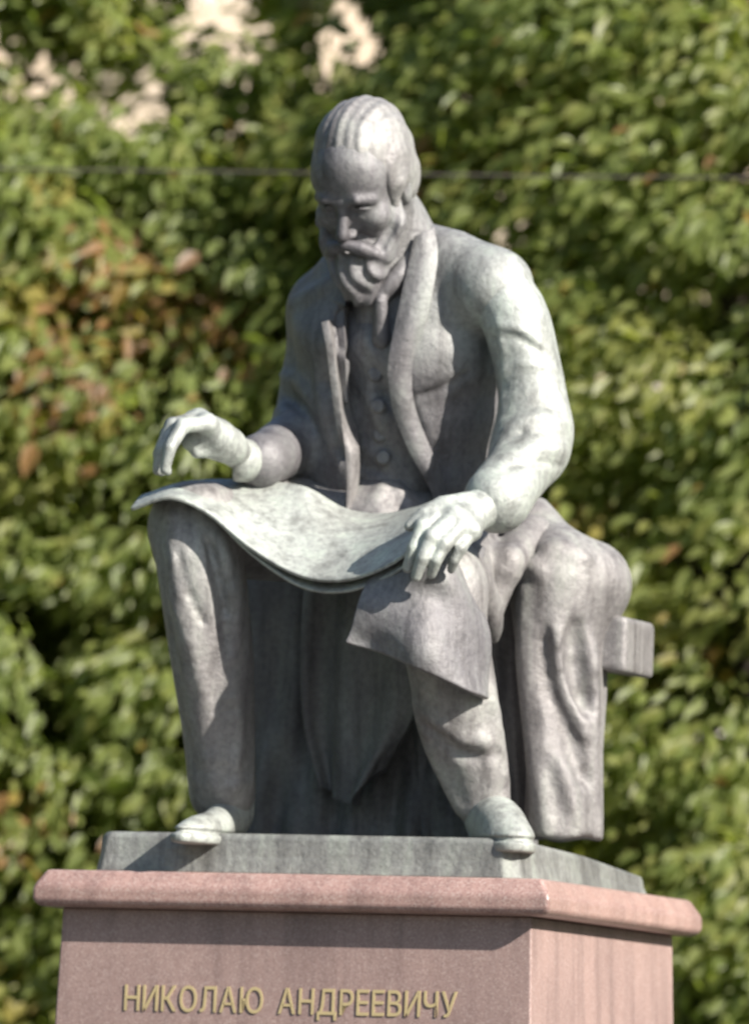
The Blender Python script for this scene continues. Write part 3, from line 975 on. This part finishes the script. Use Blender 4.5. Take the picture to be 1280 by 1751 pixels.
def bark_material():
    m, nt, N, L, B = new_mat('bark')
    tc = N.new('ShaderNodeTexCoord'); mp = N.new('ShaderNodeMapping'); mp.inputs['Scale'].default_value = (16, 16, 3)
    L.new(tc.outputs['Object'], mp.inputs[0]); n = noise(N, L, 1.5, 6, .65, mp.outputs[0])
    L.new(ramp(N, L, n.outputs[0], [(.3, (.035, .026, .02)), (.7, (.12, .095, .075))]).outputs[0], B.inputs['Base Color'])
    B.inputs['Roughness'].default_value = .9
    bp = N.new('ShaderNodeBump'); bp.inputs['Distance'].default_value = .03
    L.new(n.outputs[0], bp.inputs['Height']); L.new(bp.outputs[0], B.inputs['Normal'])
    return m


M_LEAF, M_BARK = leaf_material(), bark_material()
LEAF_OUT = np.array([(0, 0, 0), (-.225, .28, .05), (-.19, .64, .05), (0, 1.0, -.10), (.19, .64, .05), (.225, .28, .05)])
LEAF_F = np.array([(0, 5, 4, 3), (0, 3, 2, 1)])


def set_tone(me, arr):
    a = me.attributes.new('tone', 'FLOAT', 'POINT'); a.data.foreach_set('value', np.asarray(arr, dtype=np.float32))


LEAF_VAR = []
for k in range(14):
    me = bpy.data.meshes.new('leaf')
    me.from_pydata([tuple(p) for p in LEAF_OUT * np.array([1 + .12 * math.sin(k * 2.1), 1, 1])], [], [tuple(int(i) for i in q) for q in LEAF_F]); me.update()
    set_tone(me, np.full(6, [.1, .2, .28, .34, .40, .46, .52, .58, .64, .70, .76, .82, .88, .95][k]))
    me.materials.append(M_LEAF)
    LEAF_VAR.append(me)


def tube_mesh(paths, nseg=8):
    V, F = [], []
    for pts, rad in paths:
        pts = np.asarray(pts, float); rad = np.asarray(rad, float)
        t = np.gradient(pts, axis=0); t /= np.linalg.norm(t, axis=1, keepdims=True)
        ref = np.array([.31, .2, .1]) if abs(t[0][2]) > .5 else np.array([0, 0, 1.0])
        base = len(V)
        for p, d, r in zip(pts, t, rad):
            a = np.cross(d, ref); a /= np.linalg.norm(a); b = np.cross(d, a)
            for i in range(nseg):
                w = 2 * math.pi * i / nseg
                V.append(p + r * (a * math.cos(w) + b * math.sin(w)))
        for j in range(len(pts) - 1):
            for i in range(nseg):
                a0 = base + j * nseg + i; a1 = base + j * nseg + (i + 1) % nseg
                F.append((a0, a1, a1 + nseg, a0 + nseg))
    return V, np.array(F)


def project(p):
    d = p - CAM; zc = d @ _f
    return W_PX / 2 + (d @ _R) / zc * FPX, H_PX / 2 - (d @ _U) / zc * FPX


GAPS = [(390, 10, .17), (450, 40, .10), (590, 20, .13), (570, 95, .09), (90, 130, .13), (85, 190, .08), (230, 190, .16), (290, 200, .10), (410, 205, .10), (5, 50, .11), (640, 60, .09), (640, 120, .06), (500, 100, .055), (515, 160, .06), (335, 110, .05), (150, 140, .06), (560, 165, .05), (635, 25, .07), (435, 100, .055), (300, 60, .04), (20, 120, .05)]
RUSTY = [(160, 560, .20), (230, 480, .15), (390, 560, .12), (130, 690, .12), (30, 1410, .10), (740, 280, .06), (1240, 1130, .07)]
YELLOW = [(30, 505, .10), (100, 330, .07), (1010, 890, .07), (1130, 1100, .08), (420, 240, .05), (10, 1700, .12)]


def tree(label, x, y, zc, rx, ry, rz, seed, n_bough, per, tone, height_trunk=1.6, limbs=None, gap_p=.97):
    rng = np.random.default_rng(seed)
    t = empty('broadleaf_tree', (x, y, 0)); tag(t, label, 'tree', 'trees behind the monument')
    # boughs over the crown
    d = rng.normal(size=(n_bough, 3)); d /= np.linalg.norm(d, axis=1, keepdims=True)
    rr = rng.uniform(.80, 1.0, n_bough)
    bc = np.array([x, y, zc]) + d * np.array([rx, ry, rz]) * rr[:, None]
    bc = bc[bc[:, 2] > .9]
    br = rng.uniform(.20, .40, len(bc))
    n = len(bc)
    # leaves
    bi = np.repeat(np.arange(n), per)
    e = rng.normal(size=(len(bi), 3)); e /= np.linalg.norm(e, axis=1, keepdims=True)
    rad = rng.uniform(.35, 1.08, len(bi)) ** .6
    pos = bc[bi] + e * (br[bi] * rad)[:, None] * np.array([1.15, 1.15, .72])
    out = d[:len(bc)][bi] if False else (bc[bi] - np.array([x, y, zc])) / np.array([rx, ry, rz])
    pos[:, 2] -= .10 * np.linalg.norm((pos - bc[bi])[:, :2], axis=1) ** 2 / .2
    nrm = .55 * e + .45 * out + np.array([0, -.15, .55]) + .42 * rng.normal(size=e.shape)
    nrm /= np.linalg.norm(nrm, axis=1, keepdims=True)
    tip = .55 * e * np.array([1, 1, .3]) + .35 * out + np.array([-.85, 0, -.85]) + .45 * rng.normal(size=e.shape)
    tip -= nrm * np.sum(tip * nrm, 1)[:, None]; tip /= np.linalg.norm(tip, axis=1, keepdims=True) + 1e-9
    side = np.cross(tip, nrm)
    size = rng.normal(.078, .021, len(bi)).clip(.035, .135)
    tn = tone + .10 * rng.normal(size=n)[bi] + .10 * rng.normal(size=len(bi))
    tn = np.clip(tn, .02, .66)
    odd = rng.random(len(bi)); tn = np.where(odd > .985, rng.uniform(.72, .95, len(bi)), tn)
    front = pos[:, 1] < y + .3
    for (a, b, r) in RUSTY:
        q = P(a, b, y - ry * .75)
        m_ = (np.linalg.norm((pos - q)[:, [0, 2]], axis=1) < r * 1.1 * (1.15 + .45 * rng.normal(size=len(bi)))) & front & (rng.random(len(bi)) < .50)
        tn = np.where(m_, rng.uniform(.74, 1.0, len(bi)), tn)
    for (a, b, r) in YELLOW:
        q = P(a, b, y - ry * .75)
        m_ = (np.linalg.norm((pos - q)[:, [0, 2]], axis=1) < r * 1.1) & front & (rng.random(len(bi)) < .6)
        tn = np.where(m_, rng.uniform(.68, .80, len(bi)), tn)
    keep = np.ones(len(bi), bool)
    for (a, b, r) in GAPS:                       # thin places in the crown
        q = P(a, b, y)
        dd = np.linalg.norm((pos - q)[:, [0, 2]] * np.array([1.15, .8]), axis=1) / (r * .98)
        keep &= ~((dd < 1 + .25 * rng.normal(size=len(bi))) & (rng.random(len(bi)) < gap_p))
    pos, nrm, tip, side, size, tn = [q[keep] for q in (pos, nrm, tip, side, size, tn)]
    # the leaves that show largest are objects of their own
    dv = pos - CAM; zc_ = dv @ _f
    px = W_PX / 2 + (dv @ _R) / zc_ * FPX; py = H_PX / 2 - (dv @ _U) / zc_ * FPX
    vis = (px > 8) & (px < W_PX - 8) & (py > 8) & (py < H_PX - 8)
    vis &= ~((px > 300) & (px < 980) & (py > 420)) & ~((px > 540) & (px < 700) & (py > 170)) & ~((px > 60) & (py > 1480) & (px < 1200))
    score = np.where(vis, pos[:, 1], 1e9) - size * 3
    # spread them: nearest per small cell of the crown
    cell = (np.floor(pos[:, 0] / .11) * 1000 + np.floor(pos[:, 2] / .11)).astype(int)
    order = np.argsort(score); order = order[vis[order]]
    _, first = np.unique(cell[order], return_index=True)
    pick = order[np.sort(first)][:300]
    rest = np.ones(len(pos), bool); rest[pick] = False
    W = lambda i: LEAF_OUT
    co = pos[rest][:, None, :] + size[rest][:, None, None] * (LEAF_OUT[None, :, 0:1] * side[rest][:, None, :] + LEAF_OUT[None, :, 1:2] * tip[rest][:, None, :] + LEAF_OUT[None, :, 2:3] * nrm[rest][:, None, :])
    k = int(rest.sum())
    fc = (np.arange(k)[:, None, None] * 6 + LEAF_F[None]).reshape(-1, 4)
    cr = mesh_np('crown', co.reshape(-1, 3), fc, M_LEAF, t, smooth=False)
    set_tone(cr.data, np.repeat(tn[rest], 6))
    cr['kind'] = 'stuff'
    for i in pick:
        o = bpy.data.objects.new('leaf', LEAF_VAR[int(np.argmin(np.abs(np.array([.1, .2, .28, .34, .40, .46, .52, .58, .64, .70, .76, .82, .88, .95]) - tn[i])))])
        s_ = size[i] * 1.08
        o.matrix_world = Matrix(((side[i][0] * s_, tip[i][0] * s_, nrm[i][0] * s_, pos[i][0] - x), (side[i][1] * s_, tip[i][1] * s_, nrm[i][1] * s_, pos[i][1] - y),
                                 (side[i][2] * s_, tip[i][2] * s_, nrm[i][2] * s_, pos[i][2]), (0, 0, 0, 1)))
        COL.objects.link(o); o.parent = t
    # trunk and limbs
    zt = zc + rz * .55
    zz = np.linspace(-.05, zt, 12)
    path = np.stack([x + .10 * np.sin(zz * 1.1 + seed), y + .10 * np.cos(zz * .9 + seed), zz], 1)
    v, f_ = tube_mesh([(path, np.linspace(.19, .03, 12) * (1 + .35 * np.exp(-zz * 3)))], 12)
    mesh_np('trunk', v, f_, M_BARK, t)
    for j in range(9):
        a = rng.uniform(0, 6.28); z0 = 1.3 + (zt - 1.6) * j / 9
        i0 = np.argmin(np.abs(zz - z0)); b0 = path[i0]
        tgt = np.array([x + math.cos(a) * rx * .85, y + math.sin(a) * ry * .85, z0 + rng.uniform(.4, 1.0)])
        u = np.linspace(0, 1, 8)[:, None]
        pp = b0 + (tgt - b0) * u + np.array([0, 0, .25]) * np.sin(u * 3.14) + .04 * rng.normal(size=(8, 3)) * u
        v, f_ = tube_mesh([(pp, np.linspace(.06, .012, 8))], 7)
        mesh_np('limb', v, f_, M_BARK, t)
    for pts, r0, r1 in (limbs or []):
        v, f_ = tube_mesh([(spline(np.array(PP(pts)), 12), np.linspace(r0, r1, 12))], 7)
        mesh_np('limb', v, f_, M_BARK, t)
    return t


tree('green leafy tree with rusty autumn patches on the bearded side of the statue', -1.75, 10.4, 4.3, 1.75, 1.5, 3.3, 11, 520, 330, .44)
tree('dense green leafy tree behind the sunlit arm and chair of the statue', 1.35, 10.0, 4.6, 1.85, 1.5, 3.6, 23, 520, 340, .50)
tree('darker leafy tree filling the back between two nearer crowns', -.2, 13.2, 4.6, 1.9, 1.4, 3.4, 37, 240, 280, .36)
tree('leafy tree deep in shade between the rusty tree and the building', -2.9, 13.6, 4.1, 1.9, 1.4, 3.0, 67, 220, 240, .36)

# unseen ring of trees added to hold back sky light, as one mass
def shading_woods():
    rng = np.random.default_rng(5)
    C0, Rr = [], []
    for k in range(46):
        a = 2 * math.pi * k / 46
        r = 15.5 + rng.uniform(-1.0, 1.4)
        x, y = r * math.sin(a), r * math.cos(a)
        if abs(x) < 8.5 and y < 0: continue            # the path in
        if y > 9 and abs(x) < 4.6: continue              # the single trees stand here
        h = rng.uniform(8.2, 9.4) if (x > 3 and y < 3) else rng.uniform(12.5, 14.5)  # kept low towards the sun, tall elsewhere to cut sky light
        for j in range(70):
            d = rng.normal(size=3); d /= np.linalg.norm(d)
            c = np.array([x, y, h * .56]) + d * np.array([1.7, 1.7, h * .43]) * rng.uniform(.6, 1)
            if c[2] > .8: C0.append(c); Rr.append(rng.uniform(.5, .8))
    C0 = np.array(C0); Rr = np.array(Rr); per = 26
    bi = np.repeat(np.arange(len(C0)), per)
    e = rng.normal(size=(len(bi), 3)); e /= np.linalg.norm(e, axis=1, keepdims=True)
    pos = C0[bi] + e * (Rr[bi] * rng.uniform(.4, 1, len(bi)))[:, None] * np.array([1, 1, .75])
    nrm = e * .5 + np.array([0, 0, .6]) + .4 * rng.normal(size=e.shape); nrm /= np.linalg.norm(nrm, axis=1, keepdims=True)
    tip = rng.normal(size=e.shape) + np.array([0, 0, -.6]); tip -= nrm * np.sum(tip * nrm, 1)[:, None]; tip /= np.linalg.norm(tip, axis=1, keepdims=True)
    side = np.cross(tip, nrm)
    q = np.array([(0, 0, 0), (-.36, .5, .05), (0, 1, -.06), (.36, .5, .05)]) * .38
    co = pos[:, None] + q[None, :, 0:1] * side[:, None] + q[None, :, 1:2] * tip[:, None] + q[None, :, 2:3] * nrm[:, None]
    o = mesh_np('shading_woods', co.reshape(-1, 3), np.arange(len(bi) * 4).reshape(-1, 4), M_LEAF, None, smooth=False)
    set_tone(o.data, np.repeat(np.clip(.36 + .15 * rng.normal(size=len(bi)), 0, .66), 4))
    tag(o, kind='stuff')


shading_woods()

# ------------------------------------------------------------------ building beyond the trees
m, nt, N, L, B = new_mat('cream_stucco'); tc = N.new('ShaderNodeTexCoord'); n = noise(N, L, .8, 6, .6, tc.outputs['Object'])
L.new(ramp(N, L, n.outputs[0], [(.3, (.52, .40, .29)), (.7, (.60, .50, .39))]).outputs[0], B.inputs['Base Color']); B.inputs['Roughness'].default_value = .9
M_STUCCO = m
m, nt, N, L, B = new_mat('window_glass'); M_GLASS = m
B.inputs['Base Color'].default_value = (.03, .035, .04, 1); B.inputs['Roughness'].default_value = .08
m, nt, N, L, B = new_mat('white_trim'); M_TRIM = m
B.inputs['Base Color'].default_value = (.72, .69, .64, 1); B.inputs['Roughness'].default_value = .7
m, nt, N, L, B = new_mat('roof_metal'); M_ROOF = m
B.inputs['Base Color'].default_value = (.16, .10, .08, 1); B.inputs['Roughness'].default_value = .6


def boxes(name, bxs, mat, parent):
    v, f = [], []
    for (x0, y0, z0, x1, y1, z1) in bxs:
        b = len(v)
        v += [(x0, y0, z0), (x1, y0, z0), (x1, y1, z0), (x0, y1, z0), (x0, y0, z1), (x1, y0, z1), (x1, y1, z1), (x0, y1, z1)]
        f += [tuple(b + i for i in q) for q in ((0, 3, 2, 1), (4, 5, 6, 7), (0, 1, 5, 4), (1, 2, 6, 5), (2, 3, 7, 6), (3, 0, 4, 7))]
    return mesh_np(name, v, f, mat, parent, False)


bld = empty('building', (0, 27, 0))
tag(bld, 'sunlit cream stuccoed building glimpsed through gaps in the leaves', 'building')
YB = 27.0
xs = [-16 + 2.9 * i for i in range(12)]
rowsz = [(1.0, 2.9), (4.5, 6.6), (8.2, 10.0)]
wall_boxes = []
zprev = 0
for z0, z1 in rowsz:
    wall_boxes.append((-18, YB, zprev, 18, YB + 8, z0))
    xp = -18
    for x_ in xs:
        wall_boxes.append((xp, YB, z0, x_, YB + 8, z1)); xp = x_ + 1.1
    wall_boxes.append((xp, YB, z0, 18, YB + 8, z1)); zprev = z1
wall_boxes.append((-18, YB, zprev, 18, YB + 8, 11.6))
boxes('wall', wall_boxes, M_STUCCO, bld)
boxes('cornice', [(-18.3, YB - .35, 11.3, 18.3, YB - .003, 11.7)], M_TRIM, bld)
boxes('string_course', [(-18.1, YB - .12, 3.6, 18.1, YB - .003, 3.8)], M_TRIM, bld)
rv = [(-18.4, YB - .4, 11.71), (18.4, YB - .4, 11.71), (18.4, YB + 8.4, 11.71), (-18.4, YB + 8.4, 11.71), (-15, YB + 4, 14.2), (15, YB + 4, 14.2)]
mesh_np('roof', rv, [(0, 1, 5, 4), (1, 2, 5), (2, 3, 4, 5), (3, 0, 4), (0, 3, 2, 1)], M_ROOF, bld, False)
for z0, z1 in rowsz:
    for x_ in xs:
        w = boxes('window', [(x_, YB + .14, z0, x_ + .07, YB + .22, z1), (x_ + 1.03, YB + .14, z0, x_ + 1.1, YB + .22, z1), (x_ + .07, YB + .14, z0, x_ + 1.03, YB + .22, z0 + .07),
                             (x_ + .07, YB + .14, z1 - .07, x_ + 1.03, YB + .22, z1), (x_ + .52, YB + .14, z0 + .07, x_ + .58, YB + .22, z1 - .07)], M_TRIM, bld)
        boxes('pane', [(x_ + .07, YB + .19, z0 + .07, x_ + .52, YB + .20, z1 - .07), (x_ + .58, YB + .19, z0 + .07, x_ + 1.03, YB + .20, z1 - .07)], M_GLASS, w)

# ------------------------------------------------------------------ overhead wire passing behind the head
wp = [P(-140, 287, 6.0), P(200, 291, 6.0), P(620, 297, 6.0), P(1010, 302, 6.0), P(1420, 305, 6.0)]
wl = wp[0] + (wp[0] - wp[1]) * 22; wr = wp[-1] + (wp[-1] - wp[-2]) * 18
v, f_ = tube_mesh([(np.array([wl] + wp + [wr]), np.full(7, .0042))], 6)
m, nt, N, L, B = new_mat('cable_rubber'); B.inputs['Base Color'].default_value = (.045, .035, .032, 1); B.inputs['Roughness'].default_value = .6
tag(mesh_np('overhead_cable', v, f_, m), 'thin dark cable stretched level across the leaves behind the head of the statue', 'cable')
